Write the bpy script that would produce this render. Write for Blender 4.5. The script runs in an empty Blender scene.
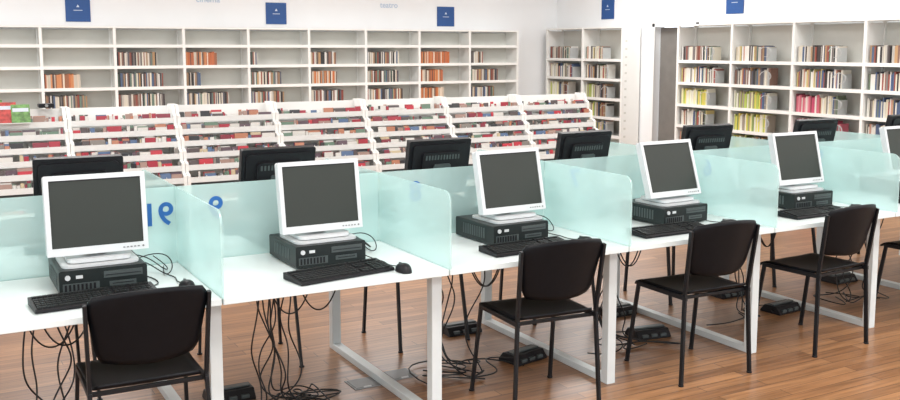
import bpy, math, random
from mathutils import Vector, Matrix
random.seed(7)
scn=bpy.context.scene
scn.view_settings.view_transform='Standard'
COL=scn.collection

# ------------------------------------------------------------------ materials
def mat(name,col,rough=0.5,metal=0.0,spec=0.5,noise=0.0,nscale=20,coat=0.0):
    m=bpy.data.materials.new(name); m.use_nodes=True
    nt=m.node_tree; b=nt.nodes['Principled BSDF']
    b.inputs['Base Color'].default_value=(*col,1); b.inputs['Roughness'].default_value=rough
    b.inputs['Metallic'].default_value=metal; b.inputs['Specular IOR Level'].default_value=spec
    b.inputs['Coat Weight'].default_value=coat
    if noise>0:
        tc=nt.nodes.new('ShaderNodeTexCoord'); n=nt.nodes.new('ShaderNodeTexNoise'); n.inputs['Scale'].default_value=nscale
        r=nt.nodes.new('ShaderNodeValToRGB')
        r.color_ramp.elements[0].position=.3; r.color_ramp.elements[1].position=.7
        r.color_ramp.elements[0].color=(*[c*(1-noise) for c in col],1)
        r.color_ramp.elements[1].color=(*[min(1,c*(1+noise*.3)) for c in col],1)
        nt.links.new(tc.outputs['Object'],n.inputs['Vector']); nt.links.new(n.outputs['Fac'],r.inputs['Fac'])
        nt.links.new(r.outputs['Color'],b.inputs['Base Color'])
    return m
def island_mat(name,cols,rough=0.45):
    m=bpy.data.materials.new(name); m.use_nodes=True
    nt=m.node_tree; b=nt.nodes['Principled BSDF']; b.inputs['Roughness'].default_value=rough
    g=nt.nodes.new('ShaderNodeNewGeometry'); r=nt.nodes.new('ShaderNodeValToRGB')
    r.color_ramp.interpolation='CONSTANT'
    n=len(cols)
    while len(r.color_ramp.elements)<n: r.color_ramp.elements.new(0.5)
    for i,c in enumerate(cols):
        r.color_ramp.elements[i].position=i/n
    for i,c in enumerate(cols):
        r.color_ramp.elements[i].color=(*c,1)
    nt.links.new(g.outputs['Random Per Island'],r.inputs['Fac'])
    nt.links.new(r.outputs['Color'],b.inputs['Base Color'])
    return m
WHITE=mat('white_lacquer',(.84,.85,.84),.4,noise=.02,nscale=3)
SHELF=mat('shelf_white_metal',(.84,.84,.81),.45,noise=.03,nscale=4)
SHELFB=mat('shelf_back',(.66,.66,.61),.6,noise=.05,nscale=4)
WALL=mat('wall_paint',(.84,.855,.86),.8,noise=.03,nscale=1.5)
CEIL=mat('ceiling_paint',(.85,.85,.85),.8,noise=.02)
DESK=mat('desk_laminate',(.72,.785,.78),.26,noise=.02,nscale=5)
FRAME=mat('desk_frame_paint',(.68,.73,.73),.35,noise=.03)
BLACK=mat('black_plastic',(.008,.008,.010),.45,spec=.3,noise=.2,nscale=60)
CHAIR=mat('chair_black_polypropylene',(.0035,.0042,.006),.45,spec=.18,noise=.2,nscale=40)
CMET=mat('chair_dark_metal',(.008,.009,.011),.4,spec=.3,noise=.1)
PCB=mat('pc_case_black',(.012,.017,.017),.4,spec=.3,noise=.2,nscale=30)
PCG=mat('pc_trim_grey',(.06,.075,.075),.35,noise=.1)
SILVER=mat('monitor_silver',(.60,.62,.63),.35,metal=.1,noise=.04)
SILD=mat('monitor_dark_silver',(.18,.19,.19),.4,noise=.04)
SCREEN=mat('lcd_screen',(.030,.035,.030),.4,spec=.25,noise=.06,nscale=3)
KEY=mat('key_caps',(.014,.016,.016),.5,spec=.3,noise=.1)
BLUE=mat('sign_blue',(.010,.07,.25),.5,noise=.05)
BLUED=mat('decal_blue',(.01,.11,.36),.5,noise=.05)
PALE=mat('pale_blue_letters',(.50,.60,.72),.6,noise=.05)
SW=mat('sign_white',(.60,.66,.74),.5,noise=.02)
CABLE=mat('cable_rubber',(.008,.008,.008),.5,noise=.1)
GREYP=mat('grey_plastic',(.30,.31,.31),.5,noise=.05)
MAGG=mat('magazine_green',(.16,.34,.10),.4,noise=.5,nscale=30)
MAGR=mat('magazine_red',(.50,.06,.05),.4,noise=.5,nscale=30)
DOORM=mat('door_grey_laminate',(.19,.18,.165),.5,noise=.1,nscale=6)
TRAY=mat('rack_tray',(.74,.75,.73),.45,noise=.03)
WIRE=mat('bookend_wire',(.50,.51,.50),.4,noise=.03)
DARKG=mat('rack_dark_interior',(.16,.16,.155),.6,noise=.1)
BOOKS=island_mat('dvd_spines',[(.05,.04,.04),(.34,.22,.13),(.10,.10,.12),(.66,.61,.50),(.26,.07,.05),(.16,.14,.13),(.72,.70,.66),(.08,.12,.20),(.46,.28,.14),(.03,.03,.03),(.48,.45,.40),(.22,.12,.09),(.62,.56,.48),(.14,.20,.16)])
BOOKO=island_mat('orange_spines',[(.52,.15,.05),(.58,.24,.10),(.30,.12,.06),(.70,.58,.46),(.46,.14,.06),(.10,.06,.05),(.56,.49,.40)])
BOOKR=island_mat('mixed_spines',[(.06,.05,.05),(.62,.60,.52),(.32,.09,.07),(.74,.72,.66),(.54,.44,.18),(.14,.18,.12),(.50,.27,.20),(.08,.12,.22),(.66,.60,.46),(.22,.20,.18),(.72,.70,.66)])
BOOKY=island_mat('yellow_green_spines',[(.66,.60,.12),(.38,.46,.10),(.72,.68,.40),(.74,.72,.60),(.24,.30,.10),(.70,.68,.58),(.64,.52,.12),(.3,.25,.2)])
BOOKP=island_mat('pink_spines',[(.50,.07,.14),(.66,.30,.34),(.72,.66,.58),(.25,.06,.08),(.12,.07,.07),(.56,.13,.18),(.70,.66,.60)])
CDS=island_mat('cd_covers',[(.50,.04,.06),(.60,.58,.54),(.03,.03,.035),(.36,.03,.05),(.10,.08,.08),(.66,.64,.60),(.10,.16,.28),(.46,.20,.12),(.05,.05,.05),(.56,.46,.30),(.24,.04,.06),(.22,.20,.18),(.12,.08,.10),(.36,.24,.20),(.14,.22,.16)],.35)

def glass_mat():
    m=bpy.data.materials.new('frosted_aqua_glass'); m.use_nodes=True
    nt=m.node_tree; nt.nodes.clear()
    out=nt.nodes.new('ShaderNodeOutputMaterial')
    tr=nt.nodes.new('ShaderNodeBsdfTransparent'); tr.inputs['Color'].default_value=(.92,.988,.98,1)
    tl=nt.nodes.new('ShaderNodeBsdfTranslucent'); tl.inputs['Color'].default_value=(.72,.90,.885,1)
    df=nt.nodes.new('ShaderNodeBsdfDiffuse'); df.inputs['Color'].default_value=(.70,.885,.87,1)
    gl=nt.nodes.new('ShaderNodeBsdfGlossy'); gl.inputs['Roughness'].default_value=.12
    m1=nt.nodes.new('ShaderNodeMixShader'); m1.inputs[0].default_value=.5
    m2=nt.nodes.new('ShaderNodeMixShader')
    m3=nt.nodes.new('ShaderNodeMixShader'); m3.inputs[0].default_value=.06
    n=nt.nodes.new('ShaderNodeTexNoise'); n.inputs['Scale'].default_value=2.0
    mr=nt.nodes.new('ShaderNodeMapRange'); mr.inputs['To Min'].default_value=.38; mr.inputs['To Max'].default_value=.48
    nt.links.new(n.outputs['Fac'],mr.inputs['Value']); nt.links.new(mr.outputs['Result'],m2.inputs[0])
    nt.links.new(df.outputs[0],m1.inputs[1]); nt.links.new(tl.outputs[0],m1.inputs[2])
    nt.links.new(tr.outputs[0],m2.inputs[1]); nt.links.new(m1.outputs[0],m2.inputs[2])
    nt.links.new(m2.outputs[0],m3.inputs[1]); nt.links.new(gl.outputs[0],m3.inputs[2])
    nt.links.new(m3.outputs[0],out.inputs['Surface'])
    return m
GLASS=glass_mat()

def floor_mat():
    m=bpy.data.materials.new('wood_parquet'); m.use_nodes=True
    nt=m.node_tree; b=nt.nodes['Principled BSDF']
    tc=nt.nodes.new('ShaderNodeTexCoord')
    br=nt.nodes.new('ShaderNodeTexBrick')
    br.inputs['Scale'].default_value=1; br.inputs['Brick Width'].default_value=.9; br.inputs['Row Height'].default_value=.075
    br.inputs['Mortar Size'].default_value=.0025; br.inputs['Mortar Smooth'].default_value=.3; br.offset=.37
    br.inputs['Color1'].default_value=(.40,.205,.095,1); br.inputs['Color2'].default_value=(.24,.115,.052,1)
    br.inputs['Mortar'].default_value=(.10,.055,.03,1)
    mp=nt.nodes.new('ShaderNodeMapping'); mp.inputs['Scale'].default_value=(1.2,22,1)
    n=nt.nodes.new('ShaderNodeTexNoise'); n.inputs['Scale'].default_value=2.0; n.inputs['Detail'].default_value=6
    mix=nt.nodes.new('ShaderNodeMixRGB'); mix.blend_type='MULTIPLY'; mix.inputs[0].default_value=.8
    r=nt.nodes.new('ShaderNodeValToRGB'); r.color_ramp.elements[0].position=.3; r.color_ramp.elements[1].position=.75
    r.color_ramp.elements[0].color=(.5,.47,.43,1); r.color_ramp.elements[1].color=(1.35,1.3,1.22,1)
    nt.links.new(tc.outputs['Object'],br.inputs['Vector']); nt.links.new(tc.outputs['Object'],mp.inputs['Vector'])
    nt.links.new(mp.outputs['Vector'],n.inputs['Vector']); nt.links.new(n.outputs['Fac'],r.inputs['Fac'])
    nt.links.new(br.outputs['Color'],mix.inputs[1]); nt.links.new(r.outputs['Color'],mix.inputs[2])
    nt.links.new(mix.outputs[0],b.inputs['Base Color'])
    b.inputs['Roughness'].default_value=.33; b.inputs['Coat Weight'].default_value=.12; b.inputs['Coat Roughness'].default_value=.2
    return m
FLOOR=floor_mat()

# ------------------------------------------------------------------ mesh builder
class MB:
    def __init__(s): s.v=[];s.f=[];s.m=[];s.mats=[]
    def mi(s,m):
        if m not in s.mats: s.mats.append(m)
        return s.mats.index(m)
    def add(s,vs,fs,m):
        o=len(s.v); s.v+= [tuple(v) for v in vs]; i=s.mi(m)
        for f in fs: s.f.append(tuple(o+k for k in f)); s.m.append(i)
    def box(s,x0,x1,y0,y1,z0,z1,m,M=None):
        vs=[Vector(p) for p in((x0,y0,z0),(x1,y0,z0),(x1,y1,z0),(x0,y1,z0),(x0,y0,z1),(x1,y0,z1),(x1,y1,z1),(x0,y1,z1))]
        if M is not None: vs=[M@v for v in vs]
        s.add(vs,[(3,2,1,0),(4,5,6,7),(0,1,5,4),(1,2,6,5),(2,3,7,6),(3,0,4,7)],m)
    def rbox(s,x0,x1,y0,y1,z0,z1,r,m,axis='y',M=None,seg=4,r2=None):
        if axis=='y': a0,a1,b0,b1,c0,c1=x0,x1,z0,z1,y0,y1
        elif axis=='z': a0,a1,b0,b1,c0,c1=x0,x1,y0,y1,z0,z1
        else: a0,a1,b0,b1,c0,c1=y0,y1,z0,z1,x0,x1
        pts=[]
        for cx,cy,a in((a1-r,b1-r,0),(a0+r,b1-r,90),(a0+r,b0+r,180),(a1-r,b0+r,270)):
            for k in range(seg+1):
                t=math.radians(a+90*k/seg); pts.append((cx+r*math.cos(t),cy+r*math.sin(t)))
        s.prism(pts,c0,c1,m,axis,M)
    def prism(s,pts,c0,c1,m,axis='y',M=None):
        def mk(a,b,c):
            return Vector((a,c,b)) if axis=='y' else (Vector((a,b,c)) if axis=='z' else Vector((c,a,b)))
        n=len(pts)
        vs=[mk(a,b,c0) for a,b in pts]+[mk(a,b,c1) for a,b in pts]
        if M is not None: vs=[M@v for v in vs]
        fl = axis=='y'
        f0=tuple(range(n)); f1=tuple(range(n,2*n))
        fs=[f0 if fl else f0[::-1], f1[::-1] if fl else f1]
        for i in range(n):
            j=(i+1)%n
            fs.append((i,i+n,j+n,j) if fl else (i,j,j+n,i+n))
        s.add(vs,fs,m)
    def beam(s,p,q,w,d,m,side=Vector((1,0,0)),w2=None,d2=None):
        p=Vector(p);q=Vector(q); t=(q-p).normalized()
        a=(side-t*side.dot(t)).normalized(); b=t.cross(a)
        w2=w2 or w; d2=d2 or d
        vs=[]
        for c,ww,dd in((p,w,d),(q,w2,d2)):
            for sx,sy in((-1,-1),(1,-1),(1,1),(-1,1)): vs.append(c+a*(sx*ww/2)+b*(sy*dd/2))
        s.add(vs,[(3,2,1,0),(4,5,6,7),(0,1,5,4),(1,2,6,5),(2,3,7,6),(3,0,4,7)],m)
    def cyl(s,c,r,h,m,axis='z',seg=20,r2=None):
        r2=r if r2 is None else r2
        vs=[]
        for rr,hh in((r,-h/2),(r2,h/2)):
            for k in range(seg):
                t=2*math.pi*k/seg; a,b=rr*math.cos(t),rr*math.sin(t)
                vs.append(Vector(c)+(Vector((a,b,hh)) if axis=='z' else (Vector((a,hh,b)) if axis=='y' else Vector((hh,a,b)))))
        fs=[tuple(range(seg))[::-1],tuple(range(seg,2*seg))]+[(i,(i+1)%seg,(i+1)%seg+seg,i+seg) for i in range(seg)]
        s.add(vs,fs,m)
    def obj(s,name,loc=(0,0,0),rz=0,parent=None,bevel=0,smooth=False):
        me=bpy.data.meshes.new(name); me.from_pydata(s.v,[],s.f)
        for m in s.mats: me.materials.append(m)
        me.polygons.foreach_set('material_index',s.m)
        if smooth: me.polygons.foreach_set('use_smooth',[True]*len(s.f))
        me.update()
        o=bpy.data.objects.new(name,me); COL.objects.link(o)
        o.location=loc; o.rotation_euler=(0,0,rz)
        if parent: o.parent=parent
        if bevel:
            b=o.modifiers.new('bevel','BEVEL'); b.width=bevel; b.segments=2; b.limit_method='ANGLE'; b.angle_limit=math.radians(40)
        return o
def inst(src,name,loc,rz=0,parent=None):
    o=bpy.data.objects.new(name,src.data); COL.objects.link(o); o.location=loc; o.rotation_euler=(0,0,rz)
    for md in src.modifiers:
        n=o.modifiers.new(md.name,md.type)
        if md.type=='BEVEL': n.width=md.width; n.segments=md.segments; n.limit_method='ANGLE'; n.angle_limit=md.angle_limit
    if parent: o.parent=parent
    return o
def empty(name,loc=(0,0,0),rz=0):
    e=bpy.data.objects.new(name,None); COL.objects.link(e); e.location=loc; e.rotation_euler=(0,0,rz); e.empty_display_size=.1
    return e

# ------------------------------------------------------------------ room
RX=9.57; BY=13.5; LX=-5.0; FY=-3.5; CH=3.3
b=MB(); b.box(LX-.2,RX+3,FY-.2,BY+.2,-.1,0,FLOOR); b.obj('floor')
b=MB(); b.box(LX-.2,RX+3,FY-.2,BY+.2,CH,CH+.1,CEIL); b.obj('ceiling')
b=MB(); b.box(LX,RX+.2,BY,BY+.2,0,CH,WALL); b.obj('wall_back')
b=MB()
b.box(RX,RX+.2,FY,10.10,0,CH,WALL); b.box(RX,RX+.2,11.0,BY,0,CH,WALL); b.box(RX,RX+.2,10.10,11.0,2.0,CH,WALL)
b.obj('wall_right')
b=MB(); b.box(RX+.10,RX+.14,10.13,10.97,0.005,1.97,DOORM); b.cyl((RX+.08,10.25,1.0),.012,.06,SILVER,'x'); b.box(RX+.04,RX+.055,10.23,10.37,.99,1.01,SILVER); b.obj('door_1')
b=MB()
b.box(RX-.012,RX+.0,10.98,11.03,0,2.03,WHITE); b.box(RX-.012,RX+.0,10.07,10.12,0,2.03,WHITE); b.box(RX-.012,RX,10.07,11.03,1.98,2.04,WHITE); b.obj('trim_1')
b=MB()
b.box(LX-.2,LX,FY,BY,0,.6,WALL); b.box(LX-.2,LX,FY,BY,2.9,CH,WALL)
for y in (FY,0,3.4,6.8,10.2,BY-.4): b.box(LX-.2,LX,y,y+.4,.6,2.9,WALL)
b.obj('wall_left')
b=MB()
b.box(LX,RX,FY-.2,FY,0,.3,WALL); b.box(LX,RX,FY-.2,FY,3.1,CH,WALL)
for x in (LX,-1.6,1.8,5.2,RX-.4): b.box(x,x+.4,FY-.2,FY,.3,3.1,WALL)
b.obj('wall_front')

# ------------------------------------------------------------------ shelving
def bookshelf(name,n,w,h,levels,loc,rz,depth=.34):
    b=MB(); L=n*w
    for i in range(n):
        x=i*w
        b.box(x-.018,x+.018,0,.035,0,h,SHELF); b.box(x-.018,x+.018,depth-.035,depth,0,h,SHELF)
        b.box(x-.006,x+.006,.035,depth-.035,.05,h-.02,SHELF)
    b.box(L-.018,L+.018,0.0,depth,0,h,SHELF)
    for k in range(14): b.box(L+.018,L+.0195,.05,.09,.2+.12*k,.23+.12*k,SHELFB)
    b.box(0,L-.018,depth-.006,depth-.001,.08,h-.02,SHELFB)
    b.box(-.018,L+.018,-.004,depth,h,h+.022,SHELF)
    for i in range(n):
        for z in levels:
            b.box(i*w+.018,(i+1)*w-.018,.006,depth-.006,z-.006,z,SHELF)
            b.box(i*w+.018,(i+1)*w-.018,.000,.006,z-.035,z+.006,SHELF)
        b.box(i*w+.018,(i+1)*w-.018,.01,.02,0,.08,SHELF)
    return b.obj(name,loc,rz)
def books(b,x0,x1,z,m,h=.19,d=.14,y0=.05,th=(.014,.022),gap=0.0):
    x=x0
    while x<x1:
        t=random.uniform(*th)
        if random.random()>gap:
            hh=h*random.uniform(.93,1.03) if h<.2 else h*random.uniform(.82,1.05)
            yy=y0+random.uniform(0,.012)
            b.box(x,x+t-.001,yy,yy+d,z+.001,z+hh,m)
        x+=t
def bookend(b,x,z,y=.03):
    b.box(x,x+.004,y,y+.16,z+.001,z+.17,WIRE); b.box(x,x+.11,y,y+.16,z+.001,z+.004,WIRE)
    c=Vector((x-.02,y-.022,z+.12)); pr=None
    for k in range(13):
        t=math.pi*(-.55+1.5*k/12); p=c+Vector((.09*math.cos(t),0,.060*math.sin(t)))
        if pr is not None: b.beam(pr,p,.010,.005,WIRE,side=Vector((0,1,0)))
        pr=p

LV=[.12,.31,.59,.87,1.15,1.43,1.71]
Wb=.9; YB=13.14; X0=.1026*YB
xs=X0-2*Wb
bookshelf('wall_bookshelf',10,Wb,1.93,LV,(xs,YB,0),0)
b=MB()
fill={2:[(1.15,.46,BOOKO),(.87,.55,BOOKS)],3:[(1.43,.56,BOOKS),(1.15,.64,BOOKS),(.87,.64,BOOKS)],
4:[(1.43,.47,BOOKO),(1.15,.20,BOOKS),(.87,.64,BOOKS)],5:[(1.43,.11,BOOKS),(1.15,.48,BOOKS),(.87,.53,BOOKS)],
6:[(1.43,.44,BOOKS),(1.15,.45,BOOKO),(.87,.56,BOOKS)],7:[(1.43,.58,BOOKS),(1.15,.58,BOOKS),(.87,.66,BOOKS)],
8:[(1.43,.58,BOOKO),(1.15,.44,BOOKO),(.87,.46,BOOKO)],9:[(1.43,.26,BOOKS),(1.15,.56,BOOKS),(.87,.50,BOOKS)],
0:[(1.15,.5,BOOKS),(.87,.5,BOOKS)],1:[(.87,.3,BOOKS)]}
for i,rows in fill.items():
    for z,fr,m in rows:
        x0=xs+i*Wb+.035; x1=x0+fr*Wb
        books(b,x0,x1,z,m,y0=YB+.05,th=(.013,.024),h=.185)
    for z in (.59,.31): books(b,xs+i*Wb+.035,xs+i*Wb+.5,z,BOOKS,y0=YB+.05)
b.obj('dvd_collection')

LR=[.12,.33,.61,.90,1.20,1.50]
SX=9.2
def rshelf(n,w,ystart,h=1.97):
    return bookshelf('wall_bookshelf',n,w,h,LR,(SX,ystart,0),-math.pi/2)
rshelf(2,.98,13.25); rshelf(7,1.0,10.08)
def rbooks(name,n,w,ystart):
    b=MB()
    for i in range(n):
        for z in LR[1:]:
            x0=i*w+.03
            if z==1.50: m,fr=random.choice([(BOOKR,.45),(BOOKS,.58),(BOOKR,.54)])
            elif z==1.20: m,fr=random.choice([(BOOKR,.66),(BOOKS,.56)])
            elif z==.90: m,fr=[(BOOKY,.52),(BOOKY,.58),(BOOKP,.62),(BOOKR,.56)][i%4]
            else: m,fr=[(BOOKR,.5),(BOOKY,.56),(BOOKP,.64),(BOOKR,.64)][i%4]
            k=random.uniform(.4,.75)
            h=.215 if z<1.45 else .195
            books(b,x0,x0+fr*w*k,z,m,h=h,th=(.012,.028)); books(b,x0+fr*w*k,x0+fr*w,z,random.choice([m,BOOKR,BOOKS]),h=h,th=(.012,.028))
            bookend(b,x0+fr*w+.01,z)
    return b.obj(name,(SX,ystart,0),-math.pi/2)
rbooks('book_collection',2,.98,13.25); rbooks('book_collection',7,1.0,10.08)

# ------------------------------------------------------------------ CD browser racks
RW=.905; RY=8.6; rx0=.1216*RY-2*RW
SY=.062; SZ=.100
def rack():
    b=MB(); w=RW
    prof=[(.12,0),(.12,1.17),(-.04,1.17),(-.06,1.13)]
    for k in range(6):
        z=1.03-SZ*k; y=-.10-SY*k
        prof+= [(y+.02,z+.06),(y-.012,z+.045),(y-.012,z-.035)]
    prof+=[(-.42,.0)]
    for x in(0.002,w-.030):
        b.prism(prof,x,x+.028,SHELF,'x')
    b.box(.03,w-.03,.10,.12,.05,1.155,SHELF)
    for k in range(6):
        z=1.03-SZ*k; y=-.10-SY*k
        b.box(.03,w-.03,y,y+.16,z-.012,z-.002,TRAY)
        b.box(.03,w-.03,y-.008,y,z-.018,z+.030,TRAY)
        for j in range(1,6):
            xx=.03+(w-.06)*j/6; b.box(xx-.002,xx+.002,y,y+.13,z,z+.04,TRAY)
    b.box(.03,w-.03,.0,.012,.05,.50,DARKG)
    b.box(.03,w-.03,-.40,.0,.30,.315,TRAY); b.box(.03,w-.03,-.408,-.40,.29,.35,TRAY)
    b.box(.03,w-.03,-.42,-.02,.02,.05,SHELF)
    return b
def rack_cds(seed):
    random.seed(seed); b=MB(); w=RW
    for k in range(7):
        z=1.03-SZ*k; y=-.10-SY*k
        if k==6: z,y=.315,-.38
        x=.035
        while x<w-.05:
            if random.random()<.13: x+=random.uniform(.03,.08); continue
            cw=random.choice([.125,.10,.06,.03,.09,.02,.015,.04,.03])
            cw=min(cw,w-.035-x)
            n=random.randint(1,3); yy=y+.008
            for q in range(n):
                t=random.uniform(.008,.016)
                hh=random.uniform(.050,.076)+.004*q
                M=Matrix.Translation((x+cw/2,yy,z+.001))@Matrix.Rotation(math.radians(-random.uniform(2,8)),4,'X')
                b.box(-cw/2+.002,cw/2-.002,0,t*.8,0,hh,CDS,M)
                yy+=t+.012
            x+=cw
    return b
R0=None
for i in range(8):
    X=rx0+i*RW
    if R0 is None: o=rack().obj('cd_browser_rack',(X,RY,0)); R0=o
    else: o=inst(R0,'cd_browser_rack',(X,RY,0))
    c=rack_cds(100+i).obj('cd_stock',(0,0,0),0,parent=o)
random.seed(11)
b=MB()
for k in range(3):
    M=Matrix.Translation((.49+.10*k,RY-.135-.012*k,1.065))@Matrix.Rotation(math.radians(-14),4,'X')
    b.box(-.07,.07,0,.006,0,.19-.02*k,[MAGG,MAGR,MAGG][k],M)
    b.box(-.06,.06,-.001,0,.13-.02*k,.16-.02*k,SW,M)
b.box(.40,.76,RY-.175,RY-.11,1.058,1.064,TRAY)
b.obj('magazine_display')
b=MB(); b.rbox(.84,.96,RY-.02,RY+.08,1.171,1.205,.01,BLACK,'y'); b.cyl((.90,RY-.03,1.19),.012,.02,GREYP,'y'); b.obj('barcode_scanner')

# ------------------------------------------------------------------ desks
FYD=3.50; CY=4.22; RYD=4.94; DZ=.72; DX0=.952; DL=.986
def module():
    b=MB()
    b.box(.003,DL-.003,FYD,CY-.012,DZ-.026,DZ,DESK); b.box(.003,DL-.003,CY+.012,RYD,DZ-.026,DZ,DESK)
    b.box(.06,DL-.06,CY-.30,CY-.26,DZ-.066,DZ-.0265,FRAME); b.box(.06,DL-.06,CY+.26,CY+.30,DZ-.066,DZ-.0265,FRAME)
    return b
m0=None
for i in range(-2,7):
    x=DX0+DL*i
    if m0 is None: m0=module().obj('computer_desk',(x,0,0),bevel=.002)
    else: inst(m0,'computer_desk',(x,0,0))
f0=None
def trestle():
    b=MB()
    for y in(FYD+.14,RYD-.12): b.box(-.025,.025,y-.025,y+.025,.0,DZ-.027,FRAME)
    b.box(-.025,.025,FYD+.165,RYD-.145,.0,.035,FRAME)
    b.box(-.025,.025,FYD+.165,RYD-.145,DZ-.075,DZ-.027,FRAME)
    return b
for i in range(-2,8):
    x=DX0+DL*i
    if f0 is None: f0=trestle().obj('desk_trestle_frame',(x,0,0),bevel=.003)
    else: inst(f0,'desk_trestle_frame',(x,0,0))
GT=1.06
def sideglass(sgn):
    b=MB(); r=.05
    y0=FYD-.01; y1=CY-.006
    pts=[(y1,DZ+.002),(y1,GT)]
    for k in range(7):
        t=math.radians(90+90*k/6); pts.append((y0+r+r*math.cos(t),GT-r+r*math.sin(t)))
    pts+= [(y0,DZ+.002)]
    if sgn<0: pts=[(2*CY-y,z) for y,z in pts]
    else: pts=pts[::-1]
    b.prism(pts,-.004,.004,GLASS,'x')
    return b
g1=g2=g3=None
for i in range(-2,8):
    x=DX0+DL*i
    if g1 is None:
        g1=sideglass(1).obj('glass_divider',(x,0,0)); g2=sideglass(-1).obj('glass_divider',(x,0,0))
        b=MB(); b.box(.006,DL-.006,CY-.004,CY+.004,DZ-.15,GT,GLASS)
        g3=b.obj('glass_partition',(x,0,0))
        prt=[g3]
    else:
        inst(g1,'glass_divider',(x,0,0)); inst(g2,'glass_divider',(x,0,0))
        if i<7: prt.append(inst(g3,'glass_partition',(x,0,0)))
def text(body,size,loc,m,mirror=False,parent=None,name='number_decal',rz=0):
    c=bpy.data.curves.new(name,'FONT'); c.body=body; c.size=size; c.extrude=.0008; c.align_x='CENTER'; c.offset=size*.018
    c.materials.append(m); o=bpy.data.objects.new(name,c); COL.objects.link(o)
    o.rotation_euler=(math.pi/2,0,rz); o.scale=(-1 if mirror else 1,1,1); o.location=loc
    if parent:
        o.parent=parent; o.matrix_parent_inverse=Matrix.Identity(4)
    return o
for k,ch in enumerate(['9','8','7','6','5']):
    p=prt[2+k]
    text(ch,.14,(.175 if k==0 else .20,CY-.007,.905),BLUED,True,p)
text('91',.14,(.905,CY-.007,.895),BLUED,True,prt[1])

# ------------------------------------------------------------------ computers
def pc():
    b=MB(); w=.325; d=.34; h=.10
    b.rbox(-w/2,w/2,.012,d,.006,h,.006,PCB)
    b.rbox(-w/2-.001,w/2+.001,0,.014,.006,h+.001,.010,PCB)
    b.box(-w/2+.012,-w/2+.145,-.002,0,.018,.050,PCG)
    for k in range(8): b.box(-w/2+.018+.015*k,-w/2+.026+.015*k,-.004,-.002,.021,.047,BLACK)
    b.box(.0,.145,-.003,0,.060,.086,PCG); b.box(.006,.139,-.005,-.003,.070,.0725,BLACK)
    b.box(.02,.12,-.003,0,.026,.044,PCG); b.box(.03,.11,-.004,-.003,.034,.037,BLACK)
    b.cyl((-w/2+.03,-.003,.074),.010,.006,SILVER,'y',14)
    b.box(-w/2+.06,-w/2+.085,-.003,0,.068,.080,SILVER)
    for sx in(-1,1):
        for yy in(.03,d-.03): b.cyl((sx*(w/2-.03),yy,.003),.012,.006,BLACK)
    for k in range(10): b.box(-w/2-.002,-w/2,.08+.02*k,.09+.02*k,.03,.08,PCG)
    return b
def monitor(tilt,back):
    fr=BLACK if back else SILVER
    w=.382;h=.314
    b=MB()
    M=Matrix.Translation((0,0,.040))@Matrix.Rotation(math.radians(-tilt),4,'X')
    bz=.019
    b.rbox(-w/2,w/2,.004,.034,0,h,.010,fr,M=M)
    b.box(-w/2+.001,w/2-.001,-.004,.004,h-bz,h-.001,fr,M); b.box(-w/2+.001,w/2-.001,-.004,.004,.001,bz+.012,fr,M)
    b.box(-w/2+.001,-w/2+bz,-.004,.004,bz+.012,h-bz,fr,M); b.box(w/2-bz,w/2-.001,-.004,.004,bz+.012,h-bz,fr,M)
    b.box(-w/2+bz,w/2-bz,.0015,.0042,bz+.012,h-bz,SCREEN,M)
    b.box(-w/2+bz,w/2-bz,-.001,.0016,h-bz-.004,h-bz,BLACK,M)
    for k in range(5): b.box(w/2-.10+.014*k,w/2-.092+.014*k,-.0055,-.004,.012,.017,SILD,M)
    b.cyl(M@Vector((w/2-.022,-.005,.0145)),.004,.003,SILD,'y',10)
    b.rbox(-w/2+.02,w/2-.02,.034,.048,.02,h-.02,.02,BLACK,M=M)
    b.rbox(-.12,.12,.048,.066,.05,h-.06,.02,BLACK,M=M)
    for k in range(12): b.box(-.105+.018*k,-.096+.018*k,.066,.068,h-.10,h-.075,PCG,M)
    b.rbox(-.05,.05,.066,.078,.09,.19,.01,PCG,M=M)
    b.beam((0,.115,.012),(0,.075,.14),.085,.022,fr)
    b.beam((0,.06,.13),(0,.09,.14),.07,.05,fr)
    b.rbox(-.145,.145,-.055,.19,0,.010,.035,fr,'z')
    b.rbox(-.12,.12,-.03,.17,.014,.028,.03,fr,'z'); b.rbox(-.115,.115,-.02,.16,.010,.014,.03,SILD,'z')
    return b
def keyboard():
    b=MB(); w=.45; d=.155
    b.prism([(0,.004),(d,.004),(d,.030),(d-.012,.032),(.006,.016),(0,.012)],-w/2,w/2,BLACK,'x')
    sl=(.032-.016)/(d-.018)
    def z(y): return .016+(y-.006)*sl
    rows=[(.012,0),(.031,0),(.050,0),(.069,0),(.088,0),(.120,0)]
    for ri,(y,_) in enumerate(rows):
        x=-w/2+.010
        for blk,n in((0,15),(1,3),(2,4)):
            for k in range(n):
                if ri==0 and blk==0 and 4<=k<=9:
                    if k==4: b.box(x,x+.0175*6+.001,y,y+.0155,z(y)-.004,z(y)+.006,KEY)
                    x+=.0183; continue
                if not(blk==1 and ri in(2,) ) : b.box(x,x+.0160,y,y+.0155,z(y)-.004,z(y)+.0065,KEY)
                x+=.0183
            x+=.011
    for sx in(-1,1):
        b.box(sx*.19-.01,sx*.19+.01,.13,.145,.0,.005,BLACK); b.box(sx*.19-.01,sx*.19+.01,.01,.02,.0,.005,BLACK)
    return b
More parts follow.
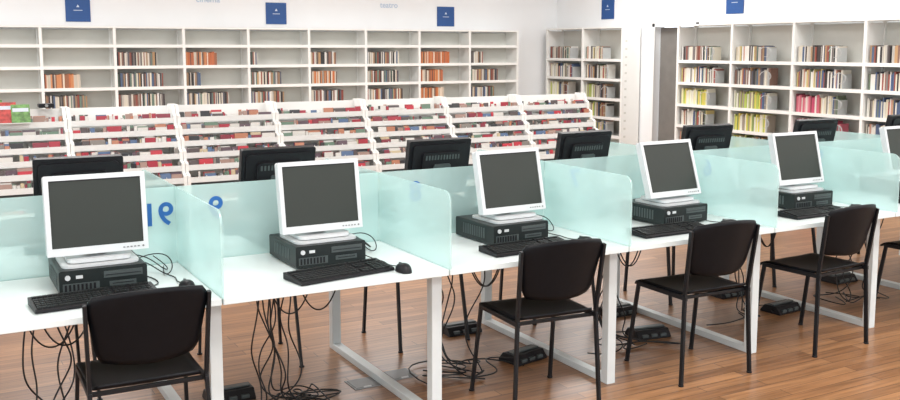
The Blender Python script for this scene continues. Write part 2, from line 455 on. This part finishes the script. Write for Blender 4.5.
def mouse():
    b=MB(); n=10;m=14
    vs=[];fs=[]
    for i in range(n+1):
        ph=math.pi/2*i/n
        for j in range(m):
            t=2*math.pi*j/m
            rr=math.cos(ph)**.7 if i<n else 0
            y=.058*rr*math.sin(t); x=.031*rr*math.cos(t)*(1-.12*math.sin(t))
            z=.036*math.sin(ph)*(1-.2*math.sin(t)*rr)
            vs.append((x,y,z+.001))
    for i in range(n):
        for j in range(m):
            a=i*m+j;c=i*m+(j+1)%m; fs.append((a,c,c+m,a+m))
    fs.append(tuple(range(m))[::-1])
    b.add(vs,fs,BLACK)
    b.box(-.004,.004,.020,.038,.026,.034,PCG)
    return b
def cable(name,splines,r=.0028,m=CABLE):
    c=bpy.data.curves.new(name,'CURVE'); c.dimensions='3D'; c.bevel_depth=r; c.bevel_resolution=2; c.resolution_u=6
    for pts in splines:
        s=c.splines.new('NURBS'); s.points.add(len(pts)-1); s.use_endpoint_u=True; s.order_u=4
        for i,p in enumerate(pts): s.points[i].co=(*p,1)
    c.materials.append(m)
    o=bpy.data.objects.new(name,c); COL.objects.link(o); return o

PC0=KB0=MS0=None
# (x_mon, x_pc, tilt, yaw, kb x, kb y, kb rot, mouse x, mouse y)
ST=[(.575,.575,6,0,.53,3.62,4,.87,3.72),(1.52,1.52,9,1,1.50,3.56,9,1.75,3.57),(2.53,2.51,13,3,2.46,3.60,2,2.78,3.66),
    (3.58,3.57,18,3,3.34,3.60,0,3.74,3.66),(4.57,4.57,14,0,4.42,3.60,0,4.76,3.66),(5.58,5.58,14,0,5.42,3.60,0,5.75,3.66),(-.36,-.36,9,0,-.5,3.6,0,-.20,3.68)]
for i,(x,px,tl,yw,kx,ky,kr,mx,my) in enumerate(ST):
    if PC0 is None:
        PC0=pc().obj('desktop_computer',(px,3.81,DZ)); KB0=keyboard().obj('keyboard',(kx,ky,DZ),math.radians(kr)); MS0=mouse().obj('computer_mouse',(mx,my,DZ),0,smooth=True)
    else:
        inst(PC0,'desktop_computer',(px,3.81,DZ),math.radians(yw)); inst(KB0,'keyboard',(kx,ky,DZ),math.radians(kr)); inst(MS0,'computer_mouse',(mx,my,DZ),math.radians(random.uniform(-25,25)))
    monitor(tl,False).obj('computer_monitor',(x,3.90,DZ+.101),math.radians(yw))
    cable('mouse_cable',[[(mx,my+.055,DZ+.012),(mx-.02,my+.12,DZ+.004),(mx+.02,my+.2,DZ+.004),(mx-.04,my+.28,DZ+.004),(mx-.08,CY-.07,DZ+.05),(mx-.18,CY-.05,DZ+.05)],
        [(kx+.1,ky+.15,DZ+.02),(kx+.23,ky+.17,DZ+.004),(mx-.06,my+.14,DZ+.004),(mx-.1,my+.3,DZ+.004),(x+.14,4.12,DZ+.004),(x+.1,4.16,DZ+.05)],
        [(x+.17,4.14,DZ+.07),(x+.22,4.05,DZ+.08),(x+.27,3.98,DZ+.006),(x+.32,4.08,DZ+.006),(x+.26,4.17,DZ+.05)],
        [(x+.17,4.12,DZ+.05),(x+.30,4.12,DZ+.10),(x+.34,4.0,DZ+.006),(x+.24,3.92,DZ+.006),(x+.30,4.15,DZ+.006)]],.0024)
RM=[.60,1.53,2.44,3.42,4.41,5.42,6.4,-.3]
for i,x in enumerate(RM):
    monitor([9,12,12,12,12,12,12,12][i],True).obj('computer_monitor',(x,4.60,DZ+.112),math.pi+math.radians(random.uniform(-4,4)))
    inst(PC0,'desktop_computer',(x,4.66,DZ),math.pi); inst(KB0,'keyboard',(x,4.85,DZ),math.pi)

# ------------------------------------------------------------------ chairs
def chair(loc,rz):
    e=empty('stacking_chair',loc,rz)
    b=MB(); nu,nw=18,14; vs=[]
    z0,z1=.545,.828
    def surf(u,w,off):
        hw=.178+.040*w
        c=1.0
        if w>.78: c=1-.12*((w-.78)/.22)**2.2
        if w<.2: c=1-.10*((.2-w)/.2)**2
        x=u*hw*c
        z=z0+(z1-z0)*w-.020*(u*u)*(1 if w>.5 else -.5)*abs(w-.5)*2
        y=-.030-.055*w+.050*u*u+off
        return (x,y,z)
    for off in(0,.010):
        for j in range(nw+1):
            for i in range(nu+1): vs.append(surf(-1+2*i/nu,j/nw,off))
    N=(nu+1)*(nw+1); fs=[]
    for j in range(nw):
        for i in range(nu):
            a=j*(nu+1)+i; fs.append((a,a+1,a+nu+2,a+nu+1)); fs.append((N+a,N+a+nu+1,N+a+nu+2,N+a+1))
    ring=[i for i in range(nu+1)]+[j*(nu+1)+nu for j in range(1,nw+1)]+[nw*(nu+1)+i for i in range(nu-1,-1,-1)]+[j*(nu+1) for j in range(nw-1,0,-1)]
    for k in range(len(ring)):
        a,c=ring[k],ring[(k+1)%len(ring)]; fs.append((c,a,a+N,c+N))
    b.add(vs,fs,CHAIR); b.obj('backrest',parent=e,smooth=True)
    b=MB(); nu,nv=16,16; vs=[]
    def seat(u,v,off):
        hw=.195+.015*v
        c=1.0
        if v>.85: c=1-.10*((v-.85)/.15)**2
        if v<.12: c=1-.10*((.12-v)/.12)**2
        x=u*hw*c; y=.0+.43*v
        z=.462-.014*(1-u*u)*math.sin(math.pi*min(1,v*1.1))-.03*max(0,(v-.8)/.2)**2+.02*max(0,(.15-v)/.15)**2
        return(x,y,z-off)
    for off in(0,.012):
        for j in range(nv+1):
            for i in range(nu+1): vs.append(seat(-1+2*i/nu,j/nv,off))
    N=(nu+1)*(nv+1); fs=[]
    for j in range(nv):
        for i in range(nu):
            a=j*(nu+1)+i; fs.append((a,a+1,a+nu+2,a+nu+1)); fs.append((N+a,N+a+nu+1,N+a+nu+2,N+a+1))
    ring=[i for i in range(nu+1)]+[j*(nu+1)+nu for j in range(1,nv+1)]+[nv*(nu+1)+i for i in range(nu-1,-1,-1)]+[j*(nu+1) for j in range(nv-1,0,-1)]
    for k in range(len(ring)):
        a,c=ring[k],ring[(k+1)%len(ring)]; fs.append((c,a,a+N,c+N))
    b.add(vs,fs,CHAIR); b.obj('seat',parent=e,smooth=True)
    b=MB()
    for s in(-1,1):
        X=Vector((1,0,0))
        b.beam((s*.226,.0,0),(s*.206,.015,.46),.014,.022,CMET,X)
        b.beam((s*.206,.015,.46),(s*.215,-.030,.785),.014,.022,CMET,X)
        b.beam((s*.222,.44,0),(s*.204,.375,.445),.014,.022,CMET,X)
        b.beam((s*.206,-.0,.442),(s*.204,.385,.438),.014,.022,CMET,X)
        b.cyl((s*.226,.0,.004),.014,.008,BLACK); b.cyl((s*.222,.44,.004),.014,.008,BLACK)
    b.beam((-.205,.04,.438),(.205,.04,.438),.016,.016,CMET,Vector((0,1,0)))
    b.beam((-.203,.36,.434),(.203,.36,.434),.016,.016,CMET,Vector((0,1,0)))
    b.obj('frame',parent=e,bevel=.002)
    return e
for x,y,r in((.660,3.43,-1),(2.46,3.42,-4),(3.43,3.41,-2),(4.38,3.42,3),(5.44,3.42,0),(-.36,3.42,0)):
    chair((x,y,0),math.radians(r))
for x,y,r in((.40,5.04,4),(1.47,5.06,-4),(2.42,5.02,3),(3.42,5.08,-4),(4.4,5.04,2),(5.38,5.04,0),(6.38,5.04,0)):
    chair((x,y,0),math.pi+math.radians(r))

# ------------------------------------------------------------------ floor boxes & cables
def fbox():
    b=MB()
    b.prism([(-.075,0),(.075,0),(.075,.012),(.045,.05),(-.045,.05),(-.075,.012)],-.11,.11,BLACK,'x')
    for k in range(3): b.box(-.08+.06*k,-.04+.06*k,-.075,-.055,.012,.03,PCG)
    b.box(-.10,.10,-.02,.02,.05,.058,PCG)
    return b
fb=None
for x,y,r in((1.2,4.35,0),(2.70,4.75,0),(2.75,4.15,12),(3.75,4.6,0),(3.62,4.15,-8),(4.7,4.6,0),(4.72,4.15,5),(5.7,4.5,0),(.3,4.4,0)):
    if fb is None: fb=fbox().obj('floor_power_box',(x,y,0),math.radians(r),bevel=.003)
    else: inst(fb,'floor_power_box',(x,y,0),math.radians(r))
b=MB()
b.box(-.07,.07,-.07,.07,0,.004,GREYP); b.box(-.06,.06,-.06,.06,.004,.006,SILD); b.box(-.02,.02,-.065,-.055,.004,.008,SILVER)
fs0=b.obj('floor_socket_plate',(2.06,4.25,0)); inst(fs0,'floor_socket_plate',(1.84,4.22,0))
random.seed(5)
def bundle(x,n,y=4.1):
    sp=[]
    for k in range(n):
        a=random.uniform(-.12,.12); xx=x+a
        p=[(xx,y+.03,DZ-.03)]
        for q in range(1,5):
            p.append((xx+random.uniform(-.09,.09),y+random.uniform(-.08,.08),DZ-.03-q*(DZ-.06)/5))
        cx,cy=x+random.uniform(-.1,.2),y+random.uniform(-.1,.15)
        p.append((xx,y,.06)); 
        for q in range(random.randint(4,7)):
            p.append((cx+random.uniform(-.28,.32),cy+random.uniform(-.2,.2),random.uniform(.006,.05)))
        sp.append(p)
    for k in range(2):
        xx=x+random.uniform(-.1,.1)
        sp.append([(xx,y,DZ-.03),(xx+.02,y-.05,DZ-.2),(xx+.12,y-.03,DZ-.33),(xx+.22,y,DZ-.2),(xx+.25,y,DZ-.03)])
    cable('cable_bundle',sp,.0036)
for x,n in((.38,5),(1.40,9),(2.35,4),(3.33,4),(4.3,3),(5.3,4)): bundle(x,n)

# ------------------------------------------------------------------ wall signs
def sign(loc,rz):
    b=MB(); b.box(-.155,.155,-.012,0,-.155,.155,BLUE)
    b.prism([(-.02,.035),(.0,.07),(.02,.035)],-.014,-.012,SW,'y')
    b.box(-.055,.055,-.014,-.012,-.01,-.002,SW)
    b.obj('wall_sign',loc,rz)
for x in(1.86,4.58,7.4): sign((x,BY-.001,2.17),0)
for y in(12.1,9.4,6.6): sign((RX-.001,y,2.28),-math.pi/2)
for x,t in((1.08,'musica'),(3.59,'cinema'),(6.40,'teatro')): text(t,.12,(x,BY-.003,2.31-.02*(x>5)),PALE,name='wall_lettering')

# ------------------------------------------------------------------ lights
w=bpy.data.worlds.new('world'); scn.world=w; w.use_nodes=True
w.node_tree.nodes['Background'].inputs[0].default_value=(.88,.94,1,1); w.node_tree.nodes['Background'].inputs[1].default_value=2.4
def area(name,loc,sx,sy,p,rot=(0,0,0),col=(1,1,.995)):
    l=bpy.data.lights.new(name,'AREA'); l.shape='RECTANGLE'; l.size=sx; l.size_y=sy; l.energy=p; l.color=col
    o=bpy.data.objects.new(name,l); COL.objects.link(o); o.location=loc; o.rotation_euler=rot
for x in(-2.5,1.2,4.9,8.0):
    for y in(-1.0,2.4,6.6,10.4):
        area('ceiling_lamp',(x,y,CH-.05),1.4,1.4,{-1.0:78,2.4:76,6.6:62,10.4:88}[y])

# ------------------------------------------------------------------ camera
c=bpy.data.cameras.new('camera'); co=bpy.data.objects.new('camera',c); COL.objects.link(co)
c.sensor_width=36; c.lens=38.0; c.shift_y=-35/900
co.location=(0,0,1.665); co.rotation_euler=(math.radians(83),0,math.radians(-29))
scn.camera=co
